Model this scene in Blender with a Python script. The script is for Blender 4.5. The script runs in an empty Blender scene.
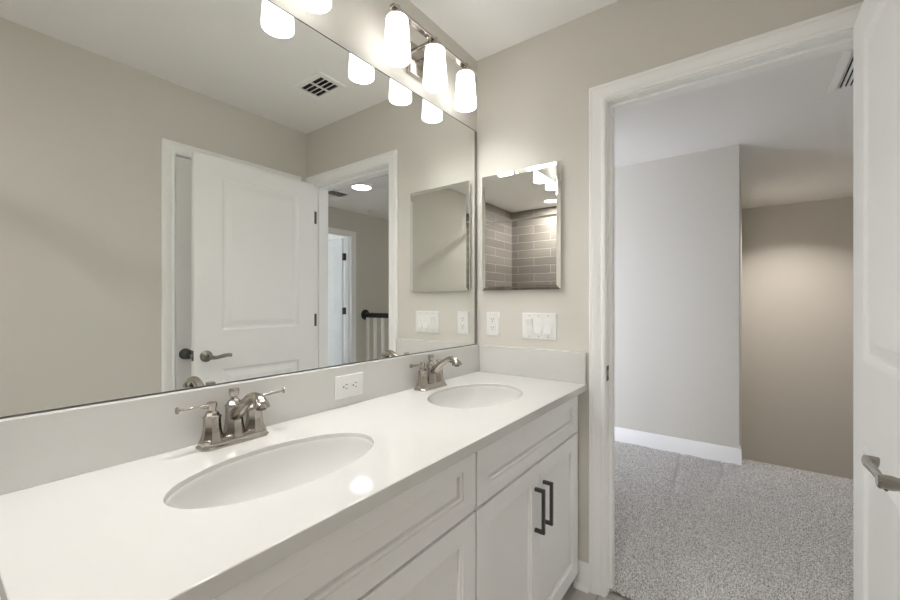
import bpy, bmesh, math, random
import numpy as np
from mathutils import Vector, Matrix

random.seed(7)
scene = bpy.context.scene
COL = scene.collection
PI = math.pi


def srgb(r, g, b):
    def f(c):
        c /= 255.0
        return c / 12.92 if c <= 0.04045 else ((c + 0.055) / 1.055) ** 2.4
    return (f(r), f(g), f(b), 1.0)


# ------------------------------------------------------------------ camera
cam_data = bpy.data.cameras.new('camera')
cam = bpy.data.objects.new('camera', cam_data)
COL.objects.link(cam)
YAW = math.radians(36.599)
FPX = 398.15
cam.location = (-1.7052, -1.0903, 1.2162)
cam.rotation_euler = (PI / 2, 0, YAW - PI / 2)
cam_data.sensor_fit = 'HORIZONTAL'
cam_data.sensor_width = 36.0
cam_data.lens = FPX / 900.0 * 36.0
cam_data.shift_y = 2.04 / 900.0
cam_data.clip_start = 0.02
scene.camera = cam

# ------------------------------------------------------------------ world, exposure
world = bpy.data.worlds.new('world')
scene.world = world
world.use_nodes = True
bg = world.node_tree.nodes['Background']
bg.inputs[0].default_value = (0.75, 0.86, 1.0, 1.0)
bg.inputs[1].default_value = 0.03
vs = scene.view_settings
vs.view_transform = 'Standard'
vs.look = 'None'
vs.gamma = 1.0
vs.use_curve_mapping = False
vs.exposure = 1.25
scene.cycles.max_bounces = 14
scene.cycles.diffuse_bounces = 10
scene.cycles.glossy_bounces = 8
scene.cycles.caustics_reflective = True
scene.cycles.use_denoising = True
scene.cycles.sample_clamp_indirect = 4.0
scene.cycles.use_adaptive_sampling = False

SHADE_GLOW = 1.25        # frosted shades of the two vanity lights
BULB_GLOW = 104.0       # bulbs inside the shades, open at the bottom
SHOWER_GLOW = 200.0      # recessed lamp over the shower
HALL_GLOW = 6.0        # flush disc lamp in the hall
WINDOW_POWER = 600.0    # daylight in the bedroom window
HALL_FILL_POWER = 10.5    # added fill light for the hall, source unseen
STAIR_FILL_POWER = 6.0      # added fill light over the stairs, source unseen


def area_light(name, loc, rot, sx, sy, power, color):
    l = bpy.data.lights.new(name, 'AREA')
    l.shape = 'RECTANGLE'
    l.size, l.size_y = sx, sy
    l.energy = power
    l.color = color
    o = bpy.data.objects.new(name, l)
    o.location = loc
    o.rotation_euler = rot
    COL.objects.link(o)
    return o


# daylight entering by the bedroom window (faces +y, into the bedroom and hall)
area_light('bedroom_daylight', (1.35, -6.05, 1.45), (PI / 2, 0, PI), 1.5, 1.4, WINDOW_POWER, (0.80, 0.90, 1.0))
# unseen light added to brighten the hall, tinted like daylight (faces +x)
hall_fill = area_light('added_hall_light', (0.06, 0.66, 1.10), (PI / 2, 0, -PI / 2), 0.70, 1.8, HALL_FILL_POWER, (0.84, 0.88, 1.0))
hall_fill.data.spread = math.radians(125)
# out-of-view light added to brighten the far wall of the stairwell
added_stair_light = area_light('added_stair_light', (3.72, -1.50, 2.37), (0, 0, 0), 0.16, 0.16, STAIR_FILL_POWER, (1.0, 0.91, 0.85))
added_stair_light.data.spread = math.radians(120)


# ------------------------------------------------------------------ materials
def new_mat(name):
    m = bpy.data.materials.new(name)
    m.use_nodes = True
    nt = m.node_tree
    return m, nt, nt.nodes['Principled BSDF']


def plain(name, col, rough=0.5, metal=0.0, spec=0.5, coat=0.0, bump=0.0, bscale=300.0, var=0.0, vscale=6.0):
    m, nt, b = new_mat(name)
    b.inputs['Base Color'].default_value = col
    b.inputs['Roughness'].default_value = rough
    b.inputs['Metallic'].default_value = metal
    b.inputs['Specular IOR Level'].default_value = spec
    b.inputs['Coat Weight'].default_value = coat
    tc = nt.nodes.new('ShaderNodeTexCoord')
    if bump > 0:
        n = nt.nodes.new('ShaderNodeTexNoise')
        n.inputs['Scale'].default_value = bscale
        n.inputs['Detail'].default_value = 3
        nt.links.new(tc.outputs['Object'], n.inputs['Vector'])
        bp = nt.nodes.new('ShaderNodeBump')
        bp.inputs['Strength'].default_value = bump
        bp.inputs['Distance'].default_value = 0.002
        nt.links.new(n.outputs['Fac'], bp.inputs['Height'])
        nt.links.new(bp.outputs['Normal'], b.inputs['Normal'])
    if var > 0:
        n = nt.nodes.new('ShaderNodeTexNoise')
        n.inputs['Scale'].default_value = vscale
        n.inputs['Detail'].default_value = 4
        nt.links.new(tc.outputs['Object'], n.inputs['Vector'])
        r = nt.nodes.new('ShaderNodeMapRange')
        r.inputs['To Min'].default_value = 1.0 - var
        r.inputs['To Max'].default_value = 1.0 + var
        nt.links.new(n.outputs['Fac'], r.inputs['Value'])
        mx = nt.nodes.new('ShaderNodeVectorMath')
        mx.operation = 'SCALE'
        mx.inputs[0].default_value = col[:3]
        nt.links.new(r.outputs['Result'], mx.inputs['Scale'])
        nt.links.new(mx.outputs['Vector'], b.inputs['Base Color'])
    return m


def glow(name, col, strength, rough=0.3):
    m, nt, b = new_mat(name)
    b.inputs['Base Color'].default_value = (0.85, 0.85, 0.84, 1)
    b.inputs['Roughness'].default_value = rough
    b.inputs['Emission Color'].default_value = col
    b.inputs['Emission Strength'].default_value = strength
    return m


M = {}
M['paint'] = plain('greige_wall_paint', srgb(214, 211, 203), 0.75, spec=0.3, bump=0.08, bscale=420)
M['ceiling'] = plain('white_ceiling_paint', srgb(247, 246, 244), 0.85, spec=0.2, bump=0.12, bscale=260)
M['trim'] = plain('white_gloss_trim_paint', srgb(249, 249, 248), 0.35)
M['door'] = plain('white_door_paint', srgb(247, 247, 246), 0.38)
M['cabinet'] = plain('off_white_cabinet_paint', srgb(246, 245, 245), 0.4)
M['quartz'] = plain('white_quartz', srgb(215, 214, 211), 0.07, spec=0.5, var=0.012, vscale=14)
M['porcelain'] = plain('white_porcelain', srgb(226, 225, 223), 0.08, spec=0.5, coat=0.4)
M['nickel'] = plain('brushed_nickel', (0.45, 0.42, 0.38, 1), 0.17, metal=1.0, bump=0.03, bscale=500)
M['satin'] = plain('satin_nickel', (0.50, 0.47, 0.42, 1), 0.3, metal=1.0, bump=0.03, bscale=500)
M['bronze'] = plain('dark_graphite_metal', (0.10, 0.098, 0.095, 1), 0.38, metal=0.9)
M['lever'] = plain('dark_nickel_lever_metal', (0.33, 0.31, 0.28, 1), 0.24, metal=1.0)
M['chrome'] = plain('chrome', (0.72, 0.72, 0.72, 1), 0.1, metal=1.0)
M['plastic'] = plain('white_plastic', srgb(234, 234, 232), 0.3, bump=0.01)
M['slot'] = plain('dark_slot', (0.012, 0.012, 0.012, 1), 0.8)
M['shadow'] = plain('vent_shade_black', (0.01, 0.01, 0.01, 1), 0.95)
M['blackrail'] = plain('black_stained_wood', (0.018, 0.02, 0.023, 1), 0.4, var=0.2, vscale=40)
M['edge'] = plain('mirror_edge_metal', (0.10, 0.10, 0.098, 1), 0.4, metal=0.6)
M['strip'] = plain('mirror_side_strip', (0.22, 0.215, 0.20, 1), 0.35, metal=0.3)
M['shade'] = glow('frosted_glass_shade_lit', (1.0, 0.99, 0.975, 1), SHADE_GLOW)
M['bulb'] = glow('frosted_bulb_lit', (1.0, 0.99, 0.975, 1), BULB_GLOW)
M['shower_lens'] = glow('recessed_lamp_lens', (1.0, 0.985, 0.965, 1), SHOWER_GLOW)
M['hall_lens'] = glow('disc_lamp_lens', (0.93, 0.96, 1.0, 1), HALL_GLOW)


def mirror_mat():
    m = bpy.data.materials.new('silvered_mirror')
    m.use_nodes = True
    nt = m.node_tree
    nt.nodes.clear()
    o = nt.nodes.new('ShaderNodeOutputMaterial')
    g = nt.nodes.new('ShaderNodeBsdfGlossy')
    g.inputs['Color'].default_value = (0.90, 0.91, 0.885, 1)
    g.inputs['Roughness'].default_value = 0.0
    nt.links.new(g.outputs[0], o.inputs[0])
    return m


M['mirror'] = mirror_mat()


def tile_mat(name, c1, c2, mortar, w, h, mort, plane, offset=0.5, rough=0.35):
    m, nt, b = new_mat(name)
    tc = nt.nodes.new('ShaderNodeTexCoord')
    sp = nt.nodes.new('ShaderNodeSeparateXYZ')
    cb = nt.nodes.new('ShaderNodeCombineXYZ')
    nt.links.new(tc.outputs['Object'], sp.inputs[0])
    nt.links.new(sp.outputs[plane[0]], cb.inputs[0])
    nt.links.new(sp.outputs[plane[1]], cb.inputs[1])
    br = nt.nodes.new('ShaderNodeTexBrick')
    br.offset = offset
    br.inputs['Scale'].default_value = 1.0
    br.inputs['Brick Width'].default_value = w
    br.inputs['Row Height'].default_value = h
    br.inputs['Mortar Size'].default_value = mort
    br.inputs['Color1'].default_value = c1
    br.inputs['Color2'].default_value = c2
    br.inputs['Mortar'].default_value = mortar
    nt.links.new(cb.outputs[0], br.inputs['Vector'])
    # streaks along each tile
    mp = nt.nodes.new('ShaderNodeMapping')
    mp.inputs['Scale'].default_value = (3.0, 45.0, 1.0)
    nt.links.new(cb.outputs[0], mp.inputs['Vector'])
    n = nt.nodes.new('ShaderNodeTexNoise')
    n.inputs['Scale'].default_value = 1.0
    n.inputs['Detail'].default_value = 4
    nt.links.new(mp.outputs[0], n.inputs['Vector'])
    r = nt.nodes.new('ShaderNodeMapRange')
    r.inputs['To Min'].default_value = 0.78
    r.inputs['To Max'].default_value = 1.22
    nt.links.new(n.outputs['Fac'], r.inputs['Value'])
    sc = nt.nodes.new('ShaderNodeVectorMath')
    sc.operation = 'SCALE'
    nt.links.new(br.outputs['Color'], sc.inputs[0])
    nt.links.new(r.outputs['Result'], sc.inputs['Scale'])
    nt.links.new(sc.outputs['Vector'], b.inputs['Base Color'])
    bp = nt.nodes.new('ShaderNodeBump')
    bp.invert = True
    bp.inputs['Distance'].default_value = 0.002
    bp.inputs['Strength'].default_value = 0.6
    nt.links.new(br.outputs['Fac'], bp.inputs['Height'])
    nt.links.new(bp.outputs['Normal'], b.inputs['Normal'])
    b.inputs['Roughness'].default_value = rough
    return m


T1, T2, TM = srgb(134, 127, 121), srgb(118, 111, 105), srgb(188, 184, 178)
M['tile_x'] = tile_mat('taupe_shower_tile_side', T1, T2, TM, 0.46, 0.106, 0.0022, ('X', 'Z'))
M['tile_y'] = tile_mat('taupe_shower_tile_end', T1, T2, TM, 0.46, 0.106, 0.0022, ('Y', 'Z'))
M['floor_tile'] = tile_mat('grey_floor_tile', srgb(190, 187, 182), srgb(182, 179, 174), srgb(150, 147, 142),
                           0.3, 0.3, 0.003, ('X', 'Y'), 0.0)


def carpet_mat():
    m, nt, b = new_mat('grey_heathered_carpet')
    tc = nt.nodes.new('ShaderNodeTexCoord')
    n = nt.nodes.new('ShaderNodeTexNoise')
    n.inputs['Scale'].default_value = 230
    n.inputs['Detail'].default_value = 3
    n.inputs['Roughness'].default_value = 0.65
    nt.links.new(tc.outputs['Object'], n.inputs['Vector'])
    r = nt.nodes.new('ShaderNodeValToRGB')
    e = r.color_ramp.elements
    e[0].position = 0.38
    e[0].color = srgb(86, 84, 86)
    e[1].position = 0.60
    e[1].color = srgb(250, 248, 245)
    k = r.color_ramp.elements.new(0.5)
    k.color = srgb(206, 203, 201)
    nt.links.new(n.outputs['Fac'], r.inputs['Fac'])
    nt.links.new(r.outputs['Color'], b.inputs['Base Color'])
    b.inputs['Roughness'].default_value = 0.95
    b.inputs['Specular IOR Level'].default_value = 0.1
    b.inputs['Sheen Weight'].default_value = 0.15
    return m


M['carpet'] = carpet_mat()


# ------------------------------------------------------------------ helpers
def wloc(o):
    v = Vector((0, 0, 0))
    while o is not None:
        v += o.location
        o = o.parent
    return v


def obj(name, bm, mat, parent=None, kind=None, smooth=None, bevel=None, segs=2, loc=None):
    """bm is in world coordinates; loc is where the object's origin goes."""
    off = wloc(parent) if parent else Vector((0, 0, 0))
    if loc is not None:
        off = Vector(loc)
    bmesh.ops.recalc_face_normals(bm, faces=bm.faces[:])
    if off.length > 0:
        bmesh.ops.translate(bm, verts=bm.verts[:], vec=-off)
    me = bpy.data.meshes.new(name)
    bm.to_mesh(me)
    bm.free()
    me.materials.append(mat)
    if smooth is not None:
        me.polygons.foreach_set('use_smooth', [True] * len(me.polygons))
        me.set_sharp_from_angle(angle=math.radians(smooth))
    o = bpy.data.objects.new(name, me)
    COL.objects.link(o)
    if parent:
        o.parent = parent
    elif loc is not None:
        o.location = loc
    if bevel:
        md = o.modifiers.new('bevel', 'BEVEL')
        md.width = bevel
        md.segments = segs
        md.limit_method = 'ANGLE'
        md.angle_limit = math.radians(35)
    if kind:
        o['kind'] = kind
    return o


def tag(o, label, cat, group=None, kind=None):
    o['label'] = label
    o['category'] = cat
    if group:
        o['group'] = group
    if kind:
        o['kind'] = kind
    return o


def thing(name, loc, label, cat, group=None, kind=None):
    o = bpy.data.objects.new(name, None)
    o.empty_display_size = 0.05
    o.location = loc
    COL.objects.link(o)
    return tag(o, label, cat, group, kind)


def copy_tree(o, parent=None):
    c = o.copy()
    COL.objects.link(c)
    c.parent = parent
    for ch in list(o.children):
        copy_tree(ch, c)
    return c


def B():
    return bmesh.new()


def box(bm, x0, x1, y0, y1, z0, z1):
    x0, x1 = min(x0, x1), max(x0, x1)
    y0, y1 = min(y0, y1), max(y0, y1)
    z0, z1 = min(z0, z1), max(z0, z1)
    v = [bm.verts.new(p) for p in ((x0, y0, z0), (x1, y0, z0), (x1, y1, z0), (x0, y1, z0),
                                   (x0, y0, z1), (x1, y0, z1), (x1, y1, z1), (x0, y1, z1))]
    for f in ((0, 3, 2, 1), (4, 5, 6, 7), (0, 1, 5, 4), (1, 2, 6, 5), (2, 3, 7, 6), (3, 0, 4, 7)):
        bm.faces.new([v[i] for i in f])
    return bm


def bx(*a):
    return box(B(), *a)


def loft(bm, rings, cap=True):
    """rings: lists of equal length of 3-D points, closed loops."""
    vr = [[bm.verts.new(p) for p in r] for r in rings]
    n = len(vr[0])
    for a, b in zip(vr[:-1], vr[1:]):
        for i in range(n):
            bm.faces.new((a[i], a[(i + 1) % n], b[(i + 1) % n], b[i]))
    if cap:
        bm.faces.new(list(reversed(vr[0])))
        bm.faces.new(vr[-1])
    return bm


def lathe(bm, prof, center, axis='Z', seg=32, rot=0.0, sx=1.0, sy=1.0, cap=True):
    """prof: (radius, height) pairs."""
    rings = []
    for r, h in prof:
        ring = []
        for i in range(seg):
            a = rot + 2 * PI * i / seg
            c, s = max(r, 1e-5) * math.cos(a) * sx, max(r, 1e-5) * math.sin(a) * sy
            if axis == 'Z':
                p = (c, s, h)
            elif axis == 'Y':
                p = (c, h, s)
            else:
                p = (h, c, s)
            ring.append((p[0] + center[0], p[1] + center[1], p[2] + center[2]))
        rings.append(ring)
    return loft(bm, rings, cap)


def tube(bm, pts, radii, seg=14, sx=1.0, sy=1.0, up=(0, 0, 1), cap=True):
    """sweep a (possibly elliptical) section: sx sideways, sy along up."""
    pts = [Vector(p) for p in pts]
    if not hasattr(radii, '__len__'):
        radii = [radii] * len(pts)
    rings = []
    for i, p in enumerate(pts):
        t = (pts[min(i + 1, len(pts) - 1)] - pts[max(i - 1, 0)]).normalized()
        u = Vector(up)
        side = t.cross(u)
        if side.length < 1e-4:
            side = t.cross(Vector((0, 1, 0)))
        side.normalize()
        n = side.cross(t).normalized()
        rings.append([p + side * (math.cos(2 * PI * k / seg) * radii[i] * sx) + n * (math.sin(2 * PI * k / seg) * radii[i] * sy)
                      for k in range(seg)])
    return loft(bm, rings, cap)


def bez(ctrl, n=16):
    """Catmull-Rom through the control points."""
    P = [Vector(c) for c in ctrl]
    P = [P[0] * 2 - P[1]] + P + [P[-1] * 2 - P[-2]]
    out = []
    for i in range(1, len(P) - 2):
        for k in range(n):
            t = k / n
            a, b, c, d = P[i - 1], P[i], P[i + 1], P[i + 2]
            out.append(0.5 * ((2 * b) + (c - a) * t + (2 * a - 5 * b + 4 * c - d) * t * t + (3 * b - a - 3 * c + d) * t ** 3))
    out.append(P[-2])
    return out


def panel_slab(bm, a0, a1, z0, z1, d0, d1, panels, rings, axis='x', both=False):
    """A slab in the (a, z) plane between depths d0 (moulded face) and d1.
    panels: (a0, a1, z0, z1); rings: (inset, depth below the face), the last one is filled."""
    def P(a, d, z):
        return (a, d, z) if axis == 'x' else (d, a, z)
    av = sorted({a0, a1} | {p[0] for p in panels} | {p[1] for p in panels})
    zv = sorted({z0, z1} | {p[2] for p in panels} | {p[3] for p in panels})
    sgn = 1 if d1 > d0 else -1

    def quad(q):
        bm.faces.new([bm.verts.new(p) for p in q])

    def face(d, sg):
        for i in range(len(av) - 1):
            for j in range(len(zv) - 1):
                A0, A1, Z0, Z1 = av[i], av[i + 1], zv[j], zv[j + 1]
                if (A0, A1, Z0, Z1) in panels:
                    prev = (0.0, 0.0)
                    for ins, dep in rings:
                        r0 = [(A0 + prev[0], Z0 + prev[0]), (A1 - prev[0], Z0 + prev[0]), (A1 - prev[0], Z1 - prev[0]), (A0 + prev[0], Z1 - prev[0])]
                        r1 = [(A0 + ins, Z0 + ins), (A1 - ins, Z0 + ins), (A1 - ins, Z1 - ins), (A0 + ins, Z1 - ins)]
                        for k in range(4):
                            k2 = (k + 1) % 4
                            quad([P(r0[k][0], d + sg * prev[1], r0[k][1]), P(r0[k2][0], d + sg * prev[1], r0[k2][1]),
                                  P(r1[k2][0], d + sg * dep, r1[k2][1]), P(r1[k][0], d + sg * dep, r1[k][1])])
                        prev = (ins, dep)
                    quad([P(a, d + sg * prev[1], z) for a, z in r1])
                else:
                    quad([P(A0, d, Z0), P(A1, d, Z0), P(A1, d, Z1), P(A0, d, Z1)])
    face(d0, sgn)
    if both:
        face(d1, -sgn)
        for i in range(len(av) - 1):
            for z in (z0, z1):
                quad([P(av[i], d0, z), P(av[i + 1], d0, z), P(av[i + 1], d1, z), P(av[i], d1, z)])
        for j in range(len(zv) - 1):
            for a in (a0, a1):
                quad([P(a, d0, zv[j]), P(a, d0, zv[j + 1]), P(a, d1, zv[j + 1]), P(a, d1, zv[j])])
    else:
        for i in range(len(av) - 1):
            for z in (z0, z1):
                quad([P(av[i], d0, z), P(av[i + 1], d0, z), P(av[i + 1], d1, z), P(av[i], d1, z)])
                quad([P(av[i], d1, z), P(av[i + 1], d1, z), P(av[i + 1], d1, (z0 + z1) / 2), P(av[i], d1, (z0 + z1) / 2)])
        for j in range(len(zv) - 1):
            for a in (a0, a1):
                quad([P(a, d0, zv[j]), P(a, d0, zv[j + 1]), P(a, d1, zv[j + 1]), P(a, d1, zv[j])])
    bmesh.ops.remove_doubles(bm, verts=bm.verts[:], dist=1e-5)
    return bm


def struct(name, bm, mat, parent=None, **k):
    return obj(name, bm, mat, parent, kind='structure', **k)


# ------------------------------------------------------------------ room shell
H = 2.44
HH = 2.385          # hall ceiling
W = 1.48            # depth of the bathroom
XB = -3.21          # far end of the shower
JL, JR = -0.630, -1.395     # jamb faces of the bathroom doorway
WT = 0.12
HX, HY = 1.935, -1.052       # hall end wall and its outside corner
SX = 4.51           # far wall of the stairwell
HYR = -3.00         # right end wall of the hall
HYL = 1.20
FH = 0.012          # finished carpet level

struct('wall_left', bx(XB - WT, 0.0, 0.005, WT, 0, H), M['paint'])
b = B()
box(b, 0, WT, JL + 0.018, 0.28, 0, H)
box(b, 0, WT, 1.04, HYL, 0, H)
box(b, 0, WT, 0.28, 1.04, 2.05, H)  # opening made for the added hall fill light
box(b, 0, WT, JR - 0.018, JL + 0.018, 2.063, H)
box(b, 0, WT, HYR, JR - 0.018, 0, H)
struct('wall_front', b, M['paint'])
CX0, CX1 = -0.830, -0.118   # linen closet opening in the wall opposite the mirror
b = B()
box(b, XB - WT, CX0 - 0.018, -W - WT, -W, 0, H)
box(b, CX0 - 0.018, CX1 + 0.018, -W - WT, -W, 2.063, H)
box(b, CX1 + 0.018, 0, -W - WT, -W, 0, H)
struct('wall_right', b, M['paint'])
struct('wall_back', bx(XB - WT, XB, -W, 0.005, 0, H), M['tile_y'])
struct('wall_shower_right', bx(XB, -2.42, -W, -W + 0.009, 0, H), M['tile_x'])
struct('wall_shower_left', bx(XB, -2.42, 0.005 - 0.009, 0.005, 0, H), M['tile_x'])
struct('ceiling', bx(XB - WT, 0.0, -W - WT, WT, H, H + 0.08), M['ceiling'])
struct('floor', bx(XB - WT, 0.035, -W - WT, WT, -0.05, 0), M['floor_tile'])

# hall, stairwell and the bedroom beyond
struct('ceiling_hall', bx(0.06, 1.955, HYR - 0.06, HYL + WT, HH, HH + 0.06), M['ceiling'])
struct('ceiling_stairs', bx(1.955, SX + 0.06, HYR - 0.06, HY + 0.06, HH, HH + 0.06), M['ceiling'])
struct('wall_hall_end', bx(HX, HX + WT, HY, HYL, -0.05, H), M['paint'])
struct('wall_stair_left', bx(HX + WT, SX, HY, HY + WT, -2.7, H), M['paint'])
struct('wall_stair_end', bx(SX, SX + WT, HYR - WT, HY + WT, -2.7, H), M['paint'])
BL, BR = 0.898, 1.660
b = B()
box(b, 0.0, BL - 0.018, HYR - WT, HYR, -0.05, H)
box(b, BL - 0.018, BR + 0.018, HYR - WT, HYR, 2.075, H)
box(b, BR + 0.018, SX, HYR - WT, HYR, -2.7, H)
struct('wall_hall_right', b, M['paint'])
struct('wall_hall_left', bx(0.0, HX + WT, HYL, HYL + WT, -0.05, H), M['paint'])
struct('floor_stairwell', bx(1.95, SX, HYR, HY, -2.75, -2.7), M['carpet'])
# bedroom
b = B()
box(b, -0.4, -0.28, -6.2, HYR - WT, -0.05, H)
box(b, 3.4, 3.52, -6.2, HYR - WT, -0.05, H)
box(b, -0.4, 0.55, -6.2, -6.08, -0.05, H)
box(b, 2.15, 3.52, -6.2, -6.08, -0.05, H)
box(b, 0.55, 2.15, -6.2, -6.08, -0.05, 0.7)
box(b, 0.55, 2.15, -6.2, -6.08, 2.2, H)
struct('wall_bedroom', b, M['trim'])
struct('floor_bedroom', bx(-0.4, 3.52, -6.2, HYR - 0.06, -0.05, FH), M['carpet'])
struct('ceiling_bedroom', bx(-0.4, 3.52, -6.2, HYR - WT, H, H + 0.08), M['ceiling'])

struct('floor_hall_base', bx(0.030, 2.05, HYR, HYL, -0.06, -0.012), M['floor_tile'])

# carpet of the hall: a real tufted surface
def carpet_patch(name, x0, x1, y0, y1, step, amp):
    nx, ny = int((x1 - x0) / step) + 1, int((y1 - y0) / step) + 1
    rng = np.random.default_rng(3)
    gx, gy = np.meshgrid(np.linspace(x0, x1, nx), np.linspace(y0, y1, ny), indexing='ij')
    h = rng.random((nx, ny))
    h2 = (h + np.roll(h, 1, 0) + np.roll(h, 1, 1)) / 3 + 0.5 * h
    # pile brushed in broad vacuum strokes
    stroke = 0.5 + 0.5 * np.sin(gx * 1.3 + gy * 19 + 1.4 * np.sin(gx * 3.1))
    z = FH + amp * (h2 - 0.6) + 0.003 * (stroke - 0.5)
    # dents left by the vacuum wheels
    for gy0, wob in ((-1.13, 0.02), (-1.27, 0.03), (-1.40, 0.02), (-0.93, 0.03), (-0.70, 0.02)):
        d = (gy - gy0 - wob * np.sin(gx * 4 + gy0 * 9)) / 0.012
        z = z - 0.006 * np.exp(-d * d) * np.clip((gx - 0.35) * 3, 0, 1)
    # the nosing rolls over the top step
    edge = np.clip((gx - (x1 - 0.05)) / 0.05, 0, 1)
    z = z - 0.05 * (1 - np.sqrt(np.clip(1 - edge ** 2, 0, 1)))
    jx = (rng.random((nx, ny)) - 0.5) * step * 0.7
    jy = (rng.random((nx, ny)) - 0.5) * step * 0.7
    jx[0, :] = jx[-1, :] = 0
    jy[:, 0] = jy[:, -1] = 0
    co = np.stack([gx + jx, gy + jy, z], -1).reshape(-1, 3)
    idx = np.arange(nx * ny).reshape(nx, ny)
    q = np.stack([idx[:-1, :-1], idx[1:, :-1], idx[1:, 1:], idx[:-1, 1:]], -1).reshape(-1, 4)
    me = bpy.data.meshes.new(name)
    me.vertices.add(len(co))
    me.vertices.foreach_set('co', co.ravel())
    me.loops.add(q.size)
    me.loops.foreach_set('vertex_index', q.ravel())
    me.polygons.add(len(q))
    me.polygons.foreach_set('loop_start', np.arange(len(q)) * 4)
    me.update(calc_edges=True)
    me.validate()
    me.materials.append(M['carpet'])
    o = bpy.data.objects.new(name, me)
    COL.objects.link(o)
    o['kind'] = 'structure'
    return o


carpet_patch('floor_hall', 0.030, 2.10, HYR - 0.06, HYL, 0.0055, 0.008)
b = B()
for k in range(10):
    box(b, 2.065 + 0.24 * k, 2.065 + 0.24 * (k + 1) + (0.02 if 0 < k < 9 else 0), HY - 0.96, HY, -2.7, -0.02 - 0.19 * k) if k else \
        box(b, 1.98, 2.305, HY - 0.96, HY, -2.7, -0.055)
struct('stairs', b, M['carpet'])


# ------------------------------------------------------------------ door trims
def casing_section(bm, path, out, nrm, width=0.0635):
    """colonial casing swept along a polyline in a wall plane; out(i) = direction away from the opening at each corner."""
    prof = [(0.0, 0.0), (0.0, 0.010), (0.004, 0.0115), (0.012, 0.0115), (0.016, 0.0095), (0.030, 0.0120), (0.040, 0.0155), (0.047, 0.0165),
            (0.050, 0.0145), (0.053, 0.0175), (width - 0.002, 0.0175), (width, 0.016), (width, 0.0)]
    rings = []
    for p, o in zip(path, out):
        rings.append([Vector(p) + Vector(o) * w + Vector(nrm) * t for w, t in prof])
    return loft(bm, rings)


# bathroom doorway: jambs, stops, casings on both sides
b = B()
box(b, -0.001, WT + 0.001, JL, JL + 0.018, 0, 2.063)
box(b, -0.001, WT + 0.001, JR - 0.018, JR, 0, 2.063)
box(b, -0.001, WT + 0.001, JR, JL, 2.045, 2.063)
box(b, 0.040, 0.075, JL - 0.011, JL, 0, 2.045)
box(b, 0.040, 0.075, JR, JR + 0.011, 0, 2.045)
box(b, 0.040, 0.075, JR + 0.011, JL - 0.011, 2.034, 2.045)
for x, n in ((0.0, (-1, 0, 0)), (WT, (1, 0, 0))):
    a, c = JL + 0.004, JR - 0.004
    casing_section(b, [(x, a, 0), (x, a, 2.049), (x, c, 2.049), (x, c, 0)],
                   [(0, 1, 0), (0, 1, 1), (0, -1, 1), (0, -1, 0)], n)
frame1 = struct('trim_1', b, M['trim'], smooth=25)
frame1['label'] = 'white door casing and jamb around the bathroom doorway'
b = B()
box(b, -0.004, 0.026, JL - 0.0015, JL, 0.890, 0.952)
obj('strike_plate', b, M['bronze'], frame1, bevel=0.001)
obj('latch_hole', bx(0.004, 0.018, JL - 0.0022, JL - 0.0012, 0.908, 0.934), M['satin'], frame1)

# closet frame in the wall opposite the mirror
b = B()
box(b, CX0 - 0.018, CX0, -W - WT, -W + 0.001, 0, 2.063)
box(b, CX1, CX1 + 0.018, -W - WT, -W + 0.001, 0, 2.063)
box(b, CX0, CX1, -W - WT, -W + 0.001, 2.045, 2.063)
casing_section(b, [(CX0 - 0.003, -W, 0), (CX0 - 0.003, -W, 2.048), (CX1 + 0.003, -W, 2.048), (CX1 + 0.003, -W, 0)],
               [(-1, 0, 0), (-1, 0, 1), (1, 0, 1), (1, 0, 0)], (0, 1, 0))
struct('trim_2', b, M['trim'], smooth=25)

# bedroom door frame
b = B()
box(b, BL - 0.018, BL, HYR - WT, HYR + 0.001, 0, 2.075)
box(b, BR, BR + 0.018, HYR - WT, HYR + 0.001, 0, 2.075)
box(b, BL, BR, HYR - WT, HYR + 0.001, 2.057, 2.075)
box(b, BL, BL + 0.011, HYR - 0.075, HYR - 0.04, 0, 2.057)
box(b, BR - 0.011, BR, HYR - 0.075, HYR - 0.04, 0, 2.057)
casing_section(b, [(BL - 0.003, HYR, 0), (BL - 0.003, HYR, 2.06), (BR + 0.003, HYR, 2.06), (BR + 0.003, HYR, 0)],
               [(-1, 0, 0), (-1, 0, 1), (1, 0, 1), (1, 0, 0)], (0, 1, 0), width=0.069)
struct('trim_3', b, M['trim'], smooth=25)


# baseboards
def base_section(bm, pts, nrms, z0, h=0.108, t=0.014):
    prof = [(0, 0), (t, 0), (t, h - 0.028), (t - 0.003, h - 0.022), (t - 0.003, h - 0.014), (t - 0.008, h - 0.004), (t - 0.009, h), (0, h)]
    rings = []
    for p, n in zip(pts, nrms):
        rings.append([(p[0] + n[0] * d, p[1] + n[1] * d, z0 + z) for d, z in prof])
    return loft(bm, rings)


def shoe(bm, p0, p1, n):
    prof = [(0.014, 0), (0.030, 0), (0.029, 0.008), (0.024, 0.015), (0.014, 0.018)]
    return loft(bm, [[(p[0] + n[0] * d, p[1] + n[1] * d, z) for d, z in prof] for p in (p0, p1)])


b = B()
base_section(b, [(0, -0.50, 0), (0, JL + 0.0675, 0)], [(-1, 0), (-1, 0)], 0)
shoe(b, (0, -0.50), (0, JL + 0.0675), (-1, 0))
struct('baseboard_front', b, M['trim'], smooth=30)
b = B()
base_section(b, [(-2.42, -W, 0), (CX0 - 0.067, -W, 0)], [(0, 1), (0, 1)], 0)
shoe(b, (-2.42, -W), (CX0 - 0.067, -W), (0, 1))
struct('baseboard_right', b, M['trim'], smooth=30)
b = B()
base_section(b, [(HX, HYL, 0), (HX, HY, 0), (HX + 0.10, HY, 0)], [(-1, 0), (-1, -1), (0, -1)], FH - 0.006, h=0.125)
struct('baseboard_hall', b, M['trim'], smooth=30)


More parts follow.
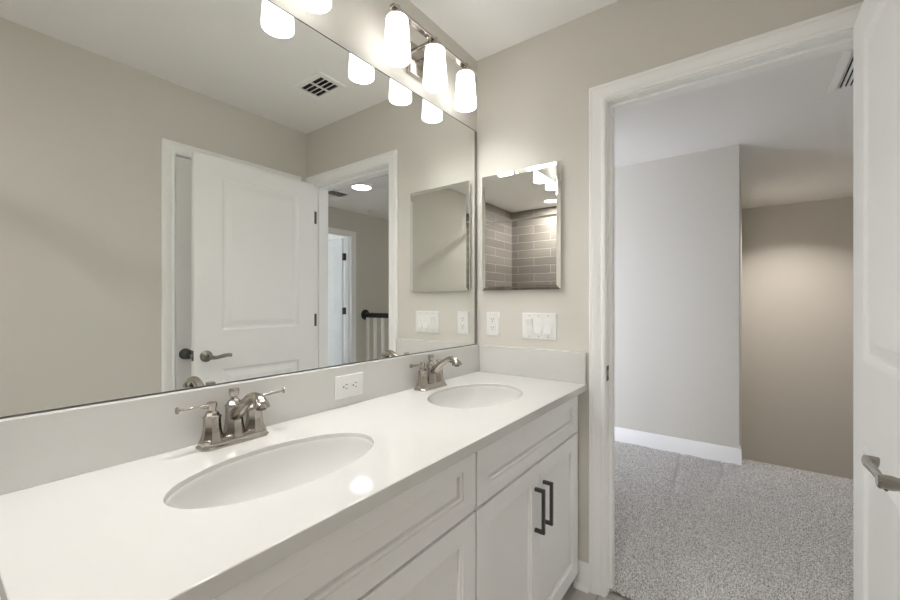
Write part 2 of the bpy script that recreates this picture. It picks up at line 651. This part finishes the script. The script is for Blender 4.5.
# ------------------------------------------------------------------ doors
DOOR_RINGS = [(0.004, 0.0015), (0.010, 0.007), (0.018, 0.009), (0.026, 0.009), (0.052, 0.0035), (0.056, 0.003)]


def lever_set(parent, x, z, y_face, s, dirx, mat):
    """a curved door lever on the face at y_face; s = outward y sign, dirx = towards the hinge."""
    h = lathe(B(), [(0.0325, 0), (0.0325, 0.004), (0.030, 0.008), (0.021, 0.011), (0.014, 0.014), (0.0115, 0.018), (0.0105, 0.055), (0.0122, 0.061), (0.0122, 0.077), (0.0095, 0.080), (0.0, 0.080)],
              (0, 0, 0), 'Y', 36)
    if s < 0:
        bmesh.ops.scale(h, vec=(1, -1, 1), verts=h.verts[:])
    bmesh.ops.translate(h, vec=(x, y_face, z), verts=h.verts[:])
    y = y_face + s * 0.070
    pts = bez([(x - dirx * 0.006, y, z - 0.003), (x + dirx * 0.025, y, z - 0.004), (x + dirx * 0.055, y + s * 0.003, z + 0.001),
               (x + dirx * 0.084, y + s * 0.008, z + 0.005), (x + dirx * 0.102, y + s * 0.006, z + 0.003), (x + dirx * 0.110, y - s * 0.012, z + 0.0)], 8)
    tube(h, pts, 0.0105, 16, sx=0.42, sy=1.0)
    return obj('lever_handle', h, mat, parent, smooth=40)


def hinge(parent, x, y, z, mat, face='x'):
    h = lathe(B(), [(0.0, -0.048), (0.0045, -0.047), (0.006, -0.044), (0.006, 0.044), (0.0045, 0.047), (0, 0.048)], (x, y, z), 'Z', 14)
    return h


# bathroom door, swung open against the wall opposite the mirror
DX0, DX1, DYH, DYR = -0.785, -0.022, -1.350, -1.385
pan = [(-0.638, -0.142, 1.052, 1.946), (-0.638, -0.142, 0.245, 0.828)]
d1 = struct('door_1', panel_slab(B(), DX0, DX1, 0.022, 2.044, DYH, DYR, pan, DOOR_RINGS, both=True), M['door'], bevel=0.0012, loc=(DX1, -1.385, 0))
d1['label'] = 'white two-panel bathroom door standing open at right, with lever handle'
lever_set(d1, -0.724, 0.911, DYH, 1, 1, M['lever'])
h = lathe(B(), [(0.0325, 0), (0.0325, -0.004), (0.030, -0.008), (0.014, -0.012), (0.011, -0.016), (0.011, -0.05), (0.0, -0.05)], (-0.724, DYR, 0.918), 'Y', 30)
pts = bez([(-0.724, DYR - 0.046, 0.918), (-0.70, DYR - 0.046, 0.915), (-0.66, DYR - 0.046, 0.925), (-0.62, DYR - 0.04, 0.925)], 6)
tube(h, pts, 0.0075, 12)
obj('lever_handle', h, M['lever'], d1, smooth=40)
h = bx(DX0 - 0.0012, DX0 + 0.001, -1.380, -1.355, 0.890, 0.947)
obj('latch_plate', h, M['bronze'], d1)
obj('latch_bolt', bx(DX0 - 0.010, DX0, -1.373, -1.362, 0.910, 0.926), M['satin'], d1, bevel=0.002)
for z in (0.34, 1.088, 1.822):
    h = lathe(B(), [(0.0, -0.048), (0.0045, -0.047), (0.006, -0.044), (0.006, 0.044), (0.0045, 0.047), (0, 0.048)], (-0.010, -1.383, z), 'Z', 14)
    box(h, DX1 - 0.0005, DX1 + 0.002, -1.380, -1.352, z - 0.044, z + 0.044)
    box(h, -0.010, 0.026, JR - 0.0005, JR + 0.0018, z - 0.044, z + 0.044)
    obj('hinge', h, M['bronze'], d1, smooth=30)

# closed linen closet door behind it
d2 = struct('door_2', panel_slab(B(), CX0 + 0.005, CX1 - 0.003, 0.022, 2.039, -W - 0.006, -W - 0.041,
                                 [(CX0 + 0.115, CX1 - 0.115, 1.052, 1.93), (CX0 + 0.115, CX1 - 0.115, 0.245, 0.828)], DOOR_RINGS),
            M['door'], loc=(CX1, -W - 0.041, 0))
d2['label'] = 'closed white closet door with dark knob, behind the open door in the mirror'
h = lathe(B(), [(0.031, 0.0), (0.031, 0.004), (0.027, 0.008), (0.012, 0.011), (0.010, 0.022), (0.016, 0.027), (0.0255, 0.036), (0.0275, 0.046),
                (0.024, 0.055), (0.014, 0.060), (0, 0.061)], (-0.780, -W - 0.006, 0.920), 'Y', 30)
obj('door_knob', h, M['bronze'], d2, smooth=50)

# bedroom door at the far end of the hall, swung into the bedroom
dth = math.radians(1.0)
d3b = panel_slab(B(), HYR - WT - 0.77, HYR - WT - 0.012, 0.022, 2.05, 1.618, 1.653,
                 [(HYR - WT - 0.66, HYR - WT - 0.12, 1.06, 1.94), (HYR - WT - 0.66, HYR - WT - 0.12, 0.25, 0.83)], DOOR_RINGS, axis='y', both=True)
d3 = struct('door_3', d3b, M['door'], loc=(1.655, HYR - WT, 0))
d3['label'] = 'white bedroom door open at the far end of the hall, in the mirror'
for z in (0.34, 1.10, 1.805):
    h = bx(1.623, 1.6585, HYR - WT - 0.013, HYR - WT + 0.022, z - 0.045, z + 0.045)
    obj('hinge', h, M['bronze'], d3)
h = lathe(B(), [(0.03, 0), (0.03, -0.008), (0.012, -0.012), (0.012, -0.03), (0.026, -0.04), (0.024, -0.058), (0, -0.062)], (1.618, HYR - WT - 0.70, 0.93), 'X', 20)
obj('door_knob', h, M['bronze'], d3, smooth=40)

# windows that let the daylight in
for i, (x0, x1, y, z0, z1) in enumerate(((0.55, 2.15, -6.14, 0.7, 2.2),)):
    b = B()
    for a in (x0, (x0 + x1) / 2 - 0.02, x1 - 0.04):
        box(b, a, a + 0.04, y - 0.02, y + 0.02, z0, z1)
    for a in (z0, (z0 + z1) / 2 - 0.02, z1 - 0.04):
        box(b, x0, x1, y - 0.02, y + 0.02, a, a + 0.04)
    struct('window_%d' % (i + 1), b, M['trim'])

# ------------------------------------------------------------------ vanity
CT, CB = 0.870, 0.841       # top and underside of the counter
FY = -0.525                 # face of doors and drawer fronts
CABR = [(0.0006, 0.0040), (0.0085, 0.0050), (0.0090, 0.0165), (0.0118, 0.0165), (0.0124, 0.0110)]
XS = -0.828                 # seam between the two units


def pull(parent, x, z0, z1):
    h = B()
    y = FY - 0.030
    box(h, x - 0.0055, x + 0.0055, y - 0.005, y + 0.005, z0, z1)
    for z in (z0, z1 - 0.011):
        box(h, x - 0.0055, x + 0.0055, y + 0.004, FY, z, z + 0.011)
    return obj('handle', h, M['bronze'], parent, bevel=0.001)


def cabinet(xl, xr, label, fill_r, hinge_gap):
    r = thing('base_cabinet', ((xl + xr) / 2, -0.25, 0), label, 'cabinet', 'vanity base cabinets')
    b = B()
    box(b, xl + 0.001, xl + 0.017, FY + 0.050, 0.004, 0.10, CB)
    box(b, xr - 0.017, xr - 0.001, FY + 0.050, 0.004, 0.10, CB)
    box(b, xl + 0.001, xr - 0.001, FY + 0.020, 0.004, 0.085, 0.10)
    box(b, xl + 0.001, xr - 0.001, -0.008, 0.004, 0.10, CB)
    obj('body', b, M['cabinet'], r)
    if fill_r > 0:
        obj('filler_strip', bx(xr - fill_r - 0.002, xr - 0.0005, FY + 0.015, FY + 0.049, 0.085, CB), M['cabinet'], r)
    obj('toe_kick', bx(xl + 0.001, xr - 0.001, FY + 0.085, FY + 0.10, 0.0, 0.085), M['cabinet'], r)
    x0, x1 = xl + 0.004, xr - 0.004 - fill_r
    mid = (x0 + x1) / 2
    fr = 0.056
    z0, z1 = 0.676, 0.826
    obj('drawer_front', panel_slab(B(), x0, x1, z0, z1, FY, FY + 0.019, [(x0 + fr, x1 - fr, z0 + fr - 0.012, z1 - fr + 0.022)], CABR), M['cabinet'], r, bevel=0.0012)
    z0, z1 = 0.078, 0.668
    for a, c, hx in ((x0, mid - 0.0015, mid - 0.0335), (mid + 0.0015, x1, mid + 0.0335)):
        d = obj('door', panel_slab(B(), a, c, z0, z1, FY, FY + 0.019, [(a + fr, c - fr, z0 + fr, z1 - fr)], CABR), M['cabinet'], r, bevel=0.0012)
        pull(d, hx, 0.450, 0.597)
    return r


cabinet(XS, -0.004, 'white vanity cabinet below the right sink, against the doorway wall', 0.036, 0)
cabinet(-1.620, XS, 'white vanity cabinet below the left sink, nearest the camera', 0.0, 0)

SINKS = [(-1.224, -0.293, 0.2235, 0.124), (-0.446, -0.279, 0.216, 0.156)]
b = B()
outer = [(-1.640, -0.551), (-0.001, -0.551), (-0.001, 0.004), (-1.640, 0.004)]


def loop(pts, z):
    v = [b.verts.new((p[0], p[1], z)) for p in pts]
    return [b.edges.new((v[i], v[(i + 1) % len(v)])) for i in range(len(v))]


es = loop(outer, CB)
for cx, cy, ra, rb in SINKS:
    es += loop([(cx + ra * math.cos(2 * PI * i / 72), cy + rb * math.sin(2 * PI * i / 72)) for i in range(72)], CB)
g = bmesh.ops.triangle_fill(b, use_beauty=True, use_dissolve=False, edges=es)
fs = [f for f in b.faces]
e = bmesh.ops.extrude_face_region(b, geom=fs)
bmesh.ops.translate(b, vec=(0, 0, CT - CB), verts=[v for v in e['geom'] if isinstance(v, bmesh.types.BMVert)])
ctop = obj('countertop', b, M['quartz'], bevel=0.0022, segs=3, loc=(-0.82, -0.27, CB))
tag(ctop, 'long white quartz vanity counter with two oval sink cut-outs', 'countertop')
BZ = 1.003
bs = obj('backsplash', bx(-1.640, -0.001, -0.020, 0.004, CT, BZ), M['quartz'], bevel=0.0015, loc=(-0.82, -0.008, CT))
tag(bs, 'long white quartz backsplash strip running below the big mirror', 'backsplash')
bs = obj('side_splash', bx(-0.020, -0.001, -0.549, -0.0205, CT, BZ), M['quartz'], bevel=0.0015, loc=(-0.01, -0.28, CT))
tag(bs, 'short white quartz side splash below the light switches', 'backsplash')


def sink(cx, cy, ra, rb, label):
    r = thing('sink', (cx, cy, CB - 0.15), label, 'sink', 'undermount oval sinks')
    prof = []
    depth = 0.135
    for k in range(20):
        t = k / 19.0
        # a full oval bowl: steep walls rounding into a gently dished floor
        s = (1 - t ** 2.6) ** (1 / 2.0) if t < 1 else 0.0
        prof.append((1.0 * s, -depth * t))
    top = CT - CB - 0.011
    inner = [(0.9985, 0.0), (0.9985, top - 0.001), (0.994, top), (0.988, top - 0.002), (0.984, top - 0.006)] + [(0.984 * p, z + (top - 0.006) * (1 + z / depth)) for p, z in prof[1:-1]] + [(0.11, -depth)]
    rings = []
    n = 72
    for s, z in inner:
        s = max(s, 0.11)
        rings.append([(cx + ra * s * math.cos(2 * PI * i / n), cy + (rb * s if s > 0.3 else rb * s + (0.0)) * math.sin(2 * PI * i / n), CB + z) for i in range(n)])
    outer_ = [[(cx + (p[0] - cx) * 0.9985, cy + (p[1] - cy) * 0.9985, min(p[2], CB) - 0.010) for p in q] for q in rings]
    bm = B()
    loft(bm, list(reversed(outer_)) + rings)
    obj('bowl', bm, M['porcelain'], r, smooth=60)
    d = lathe(B(), [(0.0, 0.0), (0.030, 0.0), (0.0315, 0.002), (0.029, 0.004), (0.023, 0.003), (0.021, 0.001), (0.0195, 0.001), (0.0195, 0.006), (0.017, 0.009), (0, 0.010)],
              (cx, cy, CB - depth), 'Z', 32)
    obj('drain', d, M['nickel'], r, smooth=35)
    o = lathe(B(), [(0.0, 0.0), (0.010, 0.0), (0.010, 0.004), (0.007, 0.005), (0, 0.005)], (cx, cy - rb * 0.985, CB - 0.030), 'Y', 20)
    obj('overflow_ring', o, M['nickel'], r, smooth=35)
    return r


sink(*SINKS[0], 'oval white sink nearest the camera, set into the counter')
sink(*SINKS[1], 'farther oval white sink near the light switches, set into the counter')


# ------------------------------------------------------------------ faucets
def octo(cx, cy, hx, hy, ch, z):
    return [(cx + sx * a, cy + sy * c, z) for sx, sy, a, c in (
        (1, -1, hx - ch, hy), (1, -1, hx, hy - ch), (1, 1, hx, hy - ch), (1, 1, hx - ch, hy),
        (-1, 1, hx - ch, hy), (-1, 1, hx, hy - ch), (-1, -1, hx, hy - ch), (-1, -1, hx - ch, hy))]


def faucet(cx, label):
    cy, z = -0.066, CT
    r = thing('faucet', (cx, cy, z), label, 'faucet', 'brushed nickel faucets')
    b = B()
    loft(b, [octo(cx, cy, hx, hy, ch, z + h) for hx, hy, ch, h in (
        (0.0805, 0.0300, 0.012, 0.0), (0.0805, 0.0300, 0.012, 0.004), (0.0780, 0.0272, 0.011, 0.0065), (0.0765, 0.0258, 0.011, 0.008),
        (0.0765, 0.0258, 0.011, 0.013), (0.0738, 0.0222, 0.010, 0.018), (0.0735, 0.0215, 0.010, 0.0215))])
    obj('base_plate', b, M['nickel'], r, bevel=0.0008)

    def column(x, h0, h1, r0, r1):
        p = []
        for k in range(9):
            t = k / 8
            p.append((r1 + (r0 - r1) * (1 - t) ** 2.6, h0 + (h1 - h0) * t))
        p += [(r1 + 0.0015, h1 + 0.0005), (r1 + 0.0015, h1 + 0.004), (r1 - 0.002, h1 + 0.006), (r1 * 0.72, h1 + 0.013), (r1 * 0.42, h1 + 0.018),
              (r1 * 0.40, h1 + 0.021)]
        return lathe(B(), p, (x, cy, z), 'Z', 8, rot=PI / 8), h1 + 0.021

    for s in (-1, 1):
        x = cx + s * 0.051
        c, top = column(x, 0.015, 0.070, 0.0275, 0.0185)
        k = lathe(c, [(0.0082, top - 0.003), (0.0090, top), (0.0108, top + 0.010), (0.0112, top + 0.014), (0.009, top + 0.0165), (0, top + 0.017)], (x, cy, z), 'Z', 8, rot=PI / 8)
        hd = obj('handle', k, M['nickel'], r, smooth=22)
        lz = z + top + 0.008
        p0, p1 = Vector((x, cy, lz)), Vector((x + s * 0.077, cy - 0.008, lz + 0.0050))
        lv = B()
        ts = [0.06, 0.25, 0.30, 0.9, 0.955, 0.96, 1.0]
        rs = [0.0058, 0.0050, 0.0036, 0.0030, 0.0042, 0.0075, 0.0080]
        tube(lv, [p0.lerp(p1, t) for t in ts], rs, 14)
        obj('lever', lv, M['nickel'], hd, smooth=40)
    c, top = column(cx, 0.015, 0.088, 0.0265, 0.0195)
    obj('spout_body', c, M['nickel'], r, smooth=22)
    k = lathe(B(), [(0.0070, top - 0.004), (0.0072, top + 0.002), (0.0095, top + 0.004), (0.0118, top + 0.013), (0.0118, top + 0.020), (0.0095, top + 0.0225), (0, top + 0.023)],
              (cx, cy, z), 'Z', 8, rot=PI / 8)
    obj('lift_knob', k, M['nickel'], r, smooth=22)
    pts = bez([(cx, cy + 0.004, z + 0.063), (cx, cy - 0.024, z + 0.077), (cx, cy - 0.052, z + 0.099), (cx, cy - 0.080, z + 0.117),
               (cx, cy - 0.102, z + 0.123), (cx, cy - 0.120, z + 0.118), (cx, cy - 0.129, z + 0.109)], 7)
    n = len(pts)
    rad = []
    for i in range(n):
        t = i / (n - 1)
        rad.append(0.0185 - 0.0060 * min(1, t / 0.42) + 0.0055 * max(0, (t - 0.66) / 0.34) ** 1.3)
    pts += [pts[-1] + Vector((0, -0.0004, -0.001)), pts[-1] + Vector((0, -0.001, -0.006))]
    rad += [0.0200, 0.0200]
    sp = tube(B(), pts, rad, 20, sx=1.0, sy=0.92, up=(1, 0, 0))
    so = obj('spout', sp, M['nickel'], r, smooth=45)
    e = pts[-1]
    ae = lathe(B(), [(0.0, -0.004), (0.011, -0.004), (0.0115, 0.002), (0, 0.002)], (e.x, e.y, e.z), 'Z', 20)
    obj('aerator', ae, M['bronze'], so, smooth=40)
    return r


faucet(-1.229, 'brushed nickel two-handle faucet behind the sink nearest the camera')
faucet(-0.456, 'brushed nickel two-handle faucet behind the farther sink, near the corner')

# ------------------------------------------------------------------ mirrors
mr = thing('wall_mirror', (-0.83, 0.005, BZ), 'huge frameless mirror above the backsplash over both sinks', 'mirror')
obj('glass', bx(-1.640, -0.030, 0.0, 0.004, BZ + 0.003, 2.074), M['mirror'], mr)
obj('edge_channel', bx(-1.640, -0.014, -0.0015, 0.0045, BZ, BZ + 0.0035), M['edge'], mr)
obj('edge_channel', bx(-1.640, -0.014, -0.001, 0.0045, 2.073, 2.0755), M['edge'], mr)
obj('edge_strip', bx(-0.030, -0.010, -0.001, 0.0045, BZ + 0.003, 2.0755), M['strip'], mr)

mc = thing('medicine_cabinet', (0.0, -0.24, 1.273), 'small frameless mirrored medicine cabinet on the wall left of the doorway', 'medicine cabinet')
my0, my1, mz0, mz1 = -0.441, -0.039, 1.273, 1.835
obj('body', bx(-0.012, 0.0, my0 + 0.006, my1 - 0.006, mz0 + 0.006, mz1 - 0.006), M['trim'], mc)
b = panel_slab(B(), my0, my1, mz0, mz1, -0.0205, -0.0125, [(my0 + 0.0001, my1 - 0.0001, mz0 + 0.0001, mz1 - 0.0001)], [(0.018, -0.0016)], axis='y')
obj('mirror_door', b, M['mirror'], mc)

# ------------------------------------------------------------------ vanity lights
def vanity_light(cx, label):
    r = thing('vanity_light', (cx, 0.005, 2.20), label, 'wall light', 'three-shade vanity lights')
    zb = 2.260
    obj('back_plate', bx(cx - 0.062, cx + 0.062, -0.017, 0.005, 2.135, 2.262), M['nickel'], r, bevel=0.004)
    b = bx(cx - 0.242, cx + 0.242, -0.106, -0.084, zb - 0.009, zb + 0.002)
    obj('bar', b, M['nickel'], r, bevel=0.0012)
    for s in (-1, 1):
        b = bx(cx + s * 0.035 - 0.004, cx + s * 0.035 + 0.004, -0.096, -0.012, 2.228, 2.240)
        box(b, cx + s * 0.035 - 0.004, cx + s * 0.035 + 0.004, -0.099, -0.091, 2.228, zb - 0.006)
        obj('arm', b, M['nickel'], r, bevel=0.001)
    for k in (-1, 0, 1):
        x = cx + k * 0.215
        s = lathe(B(), [(0.0, 0.012), (0.006, 0.012), (0.0065, 0.009), (0.012, 0.008), (0.013, -0.012), (0.021, -0.018), (0.024, -0.026), (0.024, -0.035), (0.0, -0.035)],
                  (x, -0.095, zb), 'Z', 24)
        obj('socket_cup', s, M['nickel'], r, smooth=35)
        g = lathe(B(), [(0.012, -0.0325), (0.032, -0.0335), (0.0375, -0.036), (0.0400, -0.042), (0.0415, -0.065), (0.0445, -0.105), (0.0475, -0.145), (0.0490, -0.172), (0.0484, -0.1805), (0.0470, -0.181),
                        (0.0455, -0.174), (0.0445, -0.145), (0.042, -0.105), (0.039, -0.065), (0.0365, -0.044), (0.012, -0.0385)], (x, -0.095, zb), 'Z', 40, cap=False)
        sh = obj('shade', g, M['shade'], r, smooth=45)
        bl = lathe(B(), [(0.0, -0.034), (0.013, -0.036), (0.014, -0.06), (0.021, -0.085), (0.028, -0.112), (0.029, -0.126), (0.024, -0.147), (0.014, -0.158), (0, -0.161)], (x, -0.095, zb), 'Z', 20)
        obj('bulb', bl, M['bulb'], sh, smooth=60)
    return r


vanity_light(-0.465, 'nickel vanity light with three frosted shades over the farther sink')
vanity_light(-1.235, 'nickel vanity light over the sink nearest the camera, mostly cut off at the top')


# ------------------------------------------------------------------ outlets and switches
def slot_holes(b, fx, u, v, horiz):
    """three dark holes of one socket around (u, v)."""
    for du, dv, w, h in ((-0.0065, 0.004, 0.0018, 0.0075), (0.0065, 0.004, 0.0018, 0.0090), (0.0, -0.0075, 0.0045, 0.0045)):
        if horiz:
            du, dv, w, h = dv, du, h, w
        fx(b, u + du - w / 2, u + du + w / 2, v + dv - h / 2, v + dv + h / 2)


# horizontal duplex on the backsplash
ox, oz = -0.834, 0.936
t = thing('wall_outlet', (ox, -0.020, oz), 'white outlet mounted sideways on the backsplash between the sinks', 'outlet')
obj('cover_plate', bx(ox - 0.058, ox + 0.058, -0.0255, -0.020, oz - 0.0375, oz + 0.0375), M['plastic'], t, bevel=0.002, segs=3)
ins = obj('receptacle', bx(ox - 0.034, ox + 0.034, -0.0275, -0.025, oz - 0.0165, oz + 0.0165), M['plastic'], t, bevel=0.001)
for s in (-1, 1):
    b = B()
    slot_holes(b, lambda bb, a, c, e, f: box(bb, a, c, -0.0279, -0.0270, e, f), ox + s * 0.0195, oz, True)
    obj('socket_slots', b, M['slot'], ins)
for s in (-1, 1):
    obj('screw', lathe(B(), [(0.003, 0), (0.003, -0.001), (0, -0.0013)], (ox + s * 0.048, -0.0255, oz), 'Y', 12), M['plastic'], t)

# outlet on the doorway wall
oy, oz = -0.0895, 1.109
t = thing('wall_outlet', (0, oy, oz), 'white upright outlet on the wall, in the corner beside the big mirror', 'outlet')
obj('cover_plate', bx(-0.0055, 0, oy - 0.0355, oy + 0.0355, oz - 0.0580, oz + 0.0580), M['plastic'], t, bevel=0.002, segs=3)
ins = obj('receptacle', bx(-0.0078, -0.005, oy - 0.0167, oy + 0.0167, oz - 0.034, oz + 0.034), M['plastic'], t, bevel=0.001)
for s in (-1, 1):
    b = B()
    slot_holes(b, lambda bb, a, c, e, f: box(bb, -0.0082, -0.0070, a, c, e, f), oy, oz + s * 0.0200, False)
    obj('socket_slots', b, M['slot'], ins)
obj('button', bx(-0.0092, -0.0070, oy - 0.008, oy + 0.008, oz + 0.0005, oz + 0.0055), M['plastic'], ins)
obj('button', bx(-0.0092, -0.0070, oy - 0.008, oy + 0.008, oz - 0.0055, oz - 0.0005), M['plastic'], ins)
for s in (-1, 1):
    obj('screw', lathe(B(), [(0.003, 0), (0.003, -0.001), (0, -0.0013)], (-0.0055, oy, oz + s * 0.048), 'X', 12), M['plastic'], t)

# three-gang rocker switch
oy, oz = -0.332, 1.106
t = thing('light_switch', (0, oy, oz), 'white plate with three rocker switches beside the doorway', 'light switch')
obj('cover_plate', bx(-0.0055, 0, oy - 0.083, oy + 0.083, oz - 0.060, oz + 0.060), M['plastic'], t, bevel=0.002, segs=3)
for k in (-1, 0, 1):
    y = oy + k * 0.046
    up = k == 1
    b = B()
    d0, d1 = (0.0060, 0.0145) if up else (0.0145, 0.0060)
    loft(b, [[(-0.005, y - 0.0165, z), (-0.005, y + 0.0165, z), (-d, y + 0.0165, z), (-d, y - 0.0165, z)]
             for z, d in ((oz - 0.0335, d0), (oz, 0.0085), (oz + 0.0335, d1))])
    obj('rocker', b, M['plastic'], t, bevel=0.0008)
for k in (-1, 0, 1):
    for s in (-1, 1):
        obj('screw', lathe(B(), [(0.003, 0), (0.003, -0.001), (0, -0.0013)], (-0.0055, oy + k * 0.046, oz + s * 0.048), 'X', 12), M['satin'], t)


# ------------------------------------------------------------------ ceiling fittings
def register(x0, x1, y0, y1, sx0, sx1, sy0, sy1, rows, cols, label, name='ceiling_vent', along='y', H=H):
    """a ceiling register: white plate with slots running along y."""
    t = thing(name, ((x0 + x1) / 2, (y0 + y1) / 2, H), label, 'air vent')
    z0, z1 = H - 0.007, H
    obj('vent_shade_sheet', bx(sx0 - 0.003, sx1 + 0.003, sy0 - 0.003, sy1 + 0.003, H - 0.0012, H), M['shadow'], t)  # shade behind the louvres painted as a flat black sheet
    b = B()
    box(b, x0, sx0, y0, y1, z0, z1)
    box(b, sx1, x1, y0, y1, z0, z1)
    box(b, sx0, sx1, y0, sy0, z0, z1)
    box(b, sx0, sx1, sy1, y1, z0, z1)
    cw = (sy1 - sy0) / cols
    for c in range(1, cols):
        box(b, sx0, sx1, sy0 + c * cw - 0.006, sy0 + c * cw + 0.006, z0, z1)
    obj('grille_frame', b, M['trim'], t)
    rw = (sx1 - sx0) / rows
    b = B()
    if along == 'x':
        rw = (sy1 - sy0) / rows
        for k in range(rows + 1):
            y = sy0 + k * rw
            loft(b, [[(x, y - 0.004, z0), (x, y + 0.004, z0), (x, y + 0.007, z1 - 0.0015), (x, y - 0.001, z1 - 0.0015)] for x in (sx0, sx1)])
        rows = -1
    for k in range(rows + 1):
        x = sx0 + k * rw
        loft(b, [[(x - 0.002, y, z0), (x + 0.003, y, z0), (x + 0.006, y, z1 - 0.0015), (x + 0.001, y, z1 - 0.0015)] for y in (sy0, sy1)])
    obj('louvres', b, M['trim'], t)
    return t


register(-0.425, -0.245, -0.975, -0.725, -0.395, -0.275, -0.945, -0.755, 4, 2, 'white bathroom ceiling vent with dark slots, above the mirrored door')
# hall registers: the return grille above the doorway and a small one farther along
t = register(0.87, 1.33, -1.855, -1.455, 0.90, 1.30, -1.82, -1.494, 16, 1, 'white return grille in the hall ceiling, at the top edge of the open door', along='x', H=HH)
t = register(0.87, 1.13, -2.55, -2.33, 0.90, 1.10, -2.52, -2.36, 6, 1, 'small white ceiling vent beside the round hall light, seen in the mirror', H=HH)

t = thing('disc_light', (0.985, -2.018, HH), 'round flush ceiling light in the hall, seen in the mirror', 'ceiling light')
obj('rim', lathe(B(), [(0.0, 0.0), (0.108, 0.0), (0.108, -0.006), (0.098, -0.016), (0.093, -0.016), (0, -0.012)], (0.985, -2.018, HH), 'Z', 48), M['trim'], t, smooth=40)
obj('lens', lathe(B(), [(0.0, -0.0125), (0.093, -0.0165), (0.080, -0.021), (0.04, -0.023), (0, -0.0235)], (0.985, -2.018, HH), 'Z', 48), M['hall_lens'], t, smooth=50)

t = thing('smoke_detector', (1.805, -2.755, HH), 'small white smoke detector on the hall ceiling, seen in the mirror', 'smoke detector')
obj('base', lathe(B(), [(0.0, 0.0), (0.066, 0.0), (0.066, -0.010), (0, -0.010)], (1.805, -2.755, HH), 'Z', 32), M['plastic'], t, smooth=40)
obj('cover', lathe(B(), [(0.0, -0.010), (0.060, -0.010), (0.057, -0.026), (0.046, -0.035), (0.020, -0.038), (0, -0.038)], (1.805, -2.755, HH), 'Z', 32), M['plastic'], t, smooth=40)

t = thing('recessed_light', (-2.92, -0.79, H), 'round recessed ceiling light over the shower, seen in the small mirrored cabinet', 'ceiling light')
obj('trim_ring', lathe(B(), [(0.078, 0.0), (0.102, 0.0), (0.102, -0.004), (0.084, -0.010), (0.078, -0.006)], (-2.92, -0.79, H), 'Z', 40, cap=False), M['trim'], t, smooth=40)
obj('lens', lathe(B(), [(0.0, 0.0), (0.079, 0.0), (0.079, -0.0055), (0.05, -0.008), (0, -0.009)], (-2.92, -0.79, H), 'Z', 40), M['shower_lens'], t, smooth=50)

t = thing('shower_rod', (-2.40, -0.738, 2.142), 'straight metal shower curtain rod, seen in the small mirrored cabinet', 'curtain rod')
obj('rod', tube(B(), [(-2.40, -W + 0.012, 2.142), (-2.40, -0.007, 2.142)], 0.0127, 18), M['chrome'], t, smooth=40)
for y, s in ((-W + 0.0095, 1), (-0.0045, -1)):
    obj('flange', lathe(B(), [(0.0, 0.0), (0.034, 0.0), (0.034, s * 0.005), (0.020, s * 0.014), (0.015, s * 0.024), (0, s * 0.024)], (-2.40, y, 2.142), 'Y', 28), M['chrome'], t, smooth=40)

# ------------------------------------------------------------------ guard rail at the top of the stairs
RX = 1.895
ry0, ry1 = HYR, -2.06
t = thing('stair_railing', (RX, (ry0 + ry1) / 2, FH), 'black handrail on white balusters in the hall, seen in the mirror', 'railing')
rail = [(-0.028, 1.012), (-0.024, 1.040), (-0.030, 1.050), (-0.024, 1.066), (0.0, 1.074), (0.024, 1.066), (0.030, 1.050), (0.024, 1.040), (0.028, 1.012)]
obj('handrail', loft(B(), [[(RX + a, y, z) for a, z in rail] for y in (ry0 + 0.018, ry1)]), M['blackrail'], t, smooth=40)
obj('rosette', lathe(B(), [(0.0, 0.0), (0.068, 0.0), (0.068, 0.012), (0.060, 0.018), (0.0, 0.020)], (RX, ry0, 1.048), 'Y', 32), M['blackrail'], t, smooth=35)
b = bx(RX - 0.045, RX + 0.045, ry1 - 0.045, ry1 + 0.045, FH, 1.14)
box(b, RX - 0.055, RX + 0.055, ry1 - 0.055, ry1 + 0.055, 1.14, 1.165)
box(b, RX - 0.055, RX + 0.055, ry1 - 0.055, ry1 + 0.055, FH, 0.20)
obj('newel_post', b, M['blackrail'], t, bevel=0.004)
obj('shoe_rail', bx(RX - 0.035, RX + 0.035, ry0, ry1, FH - 0.004, 0.045), M['trim'], t, bevel=0.003)
y = ry0 + 0.055
while y < ry1 - 0.08:
    obj('baluster', bx(RX - 0.0165, RX + 0.0165, y - 0.0165, y + 0.0165, 0.040, 1.016), M['trim'], t, bevel=0.002)
    y += 0.141
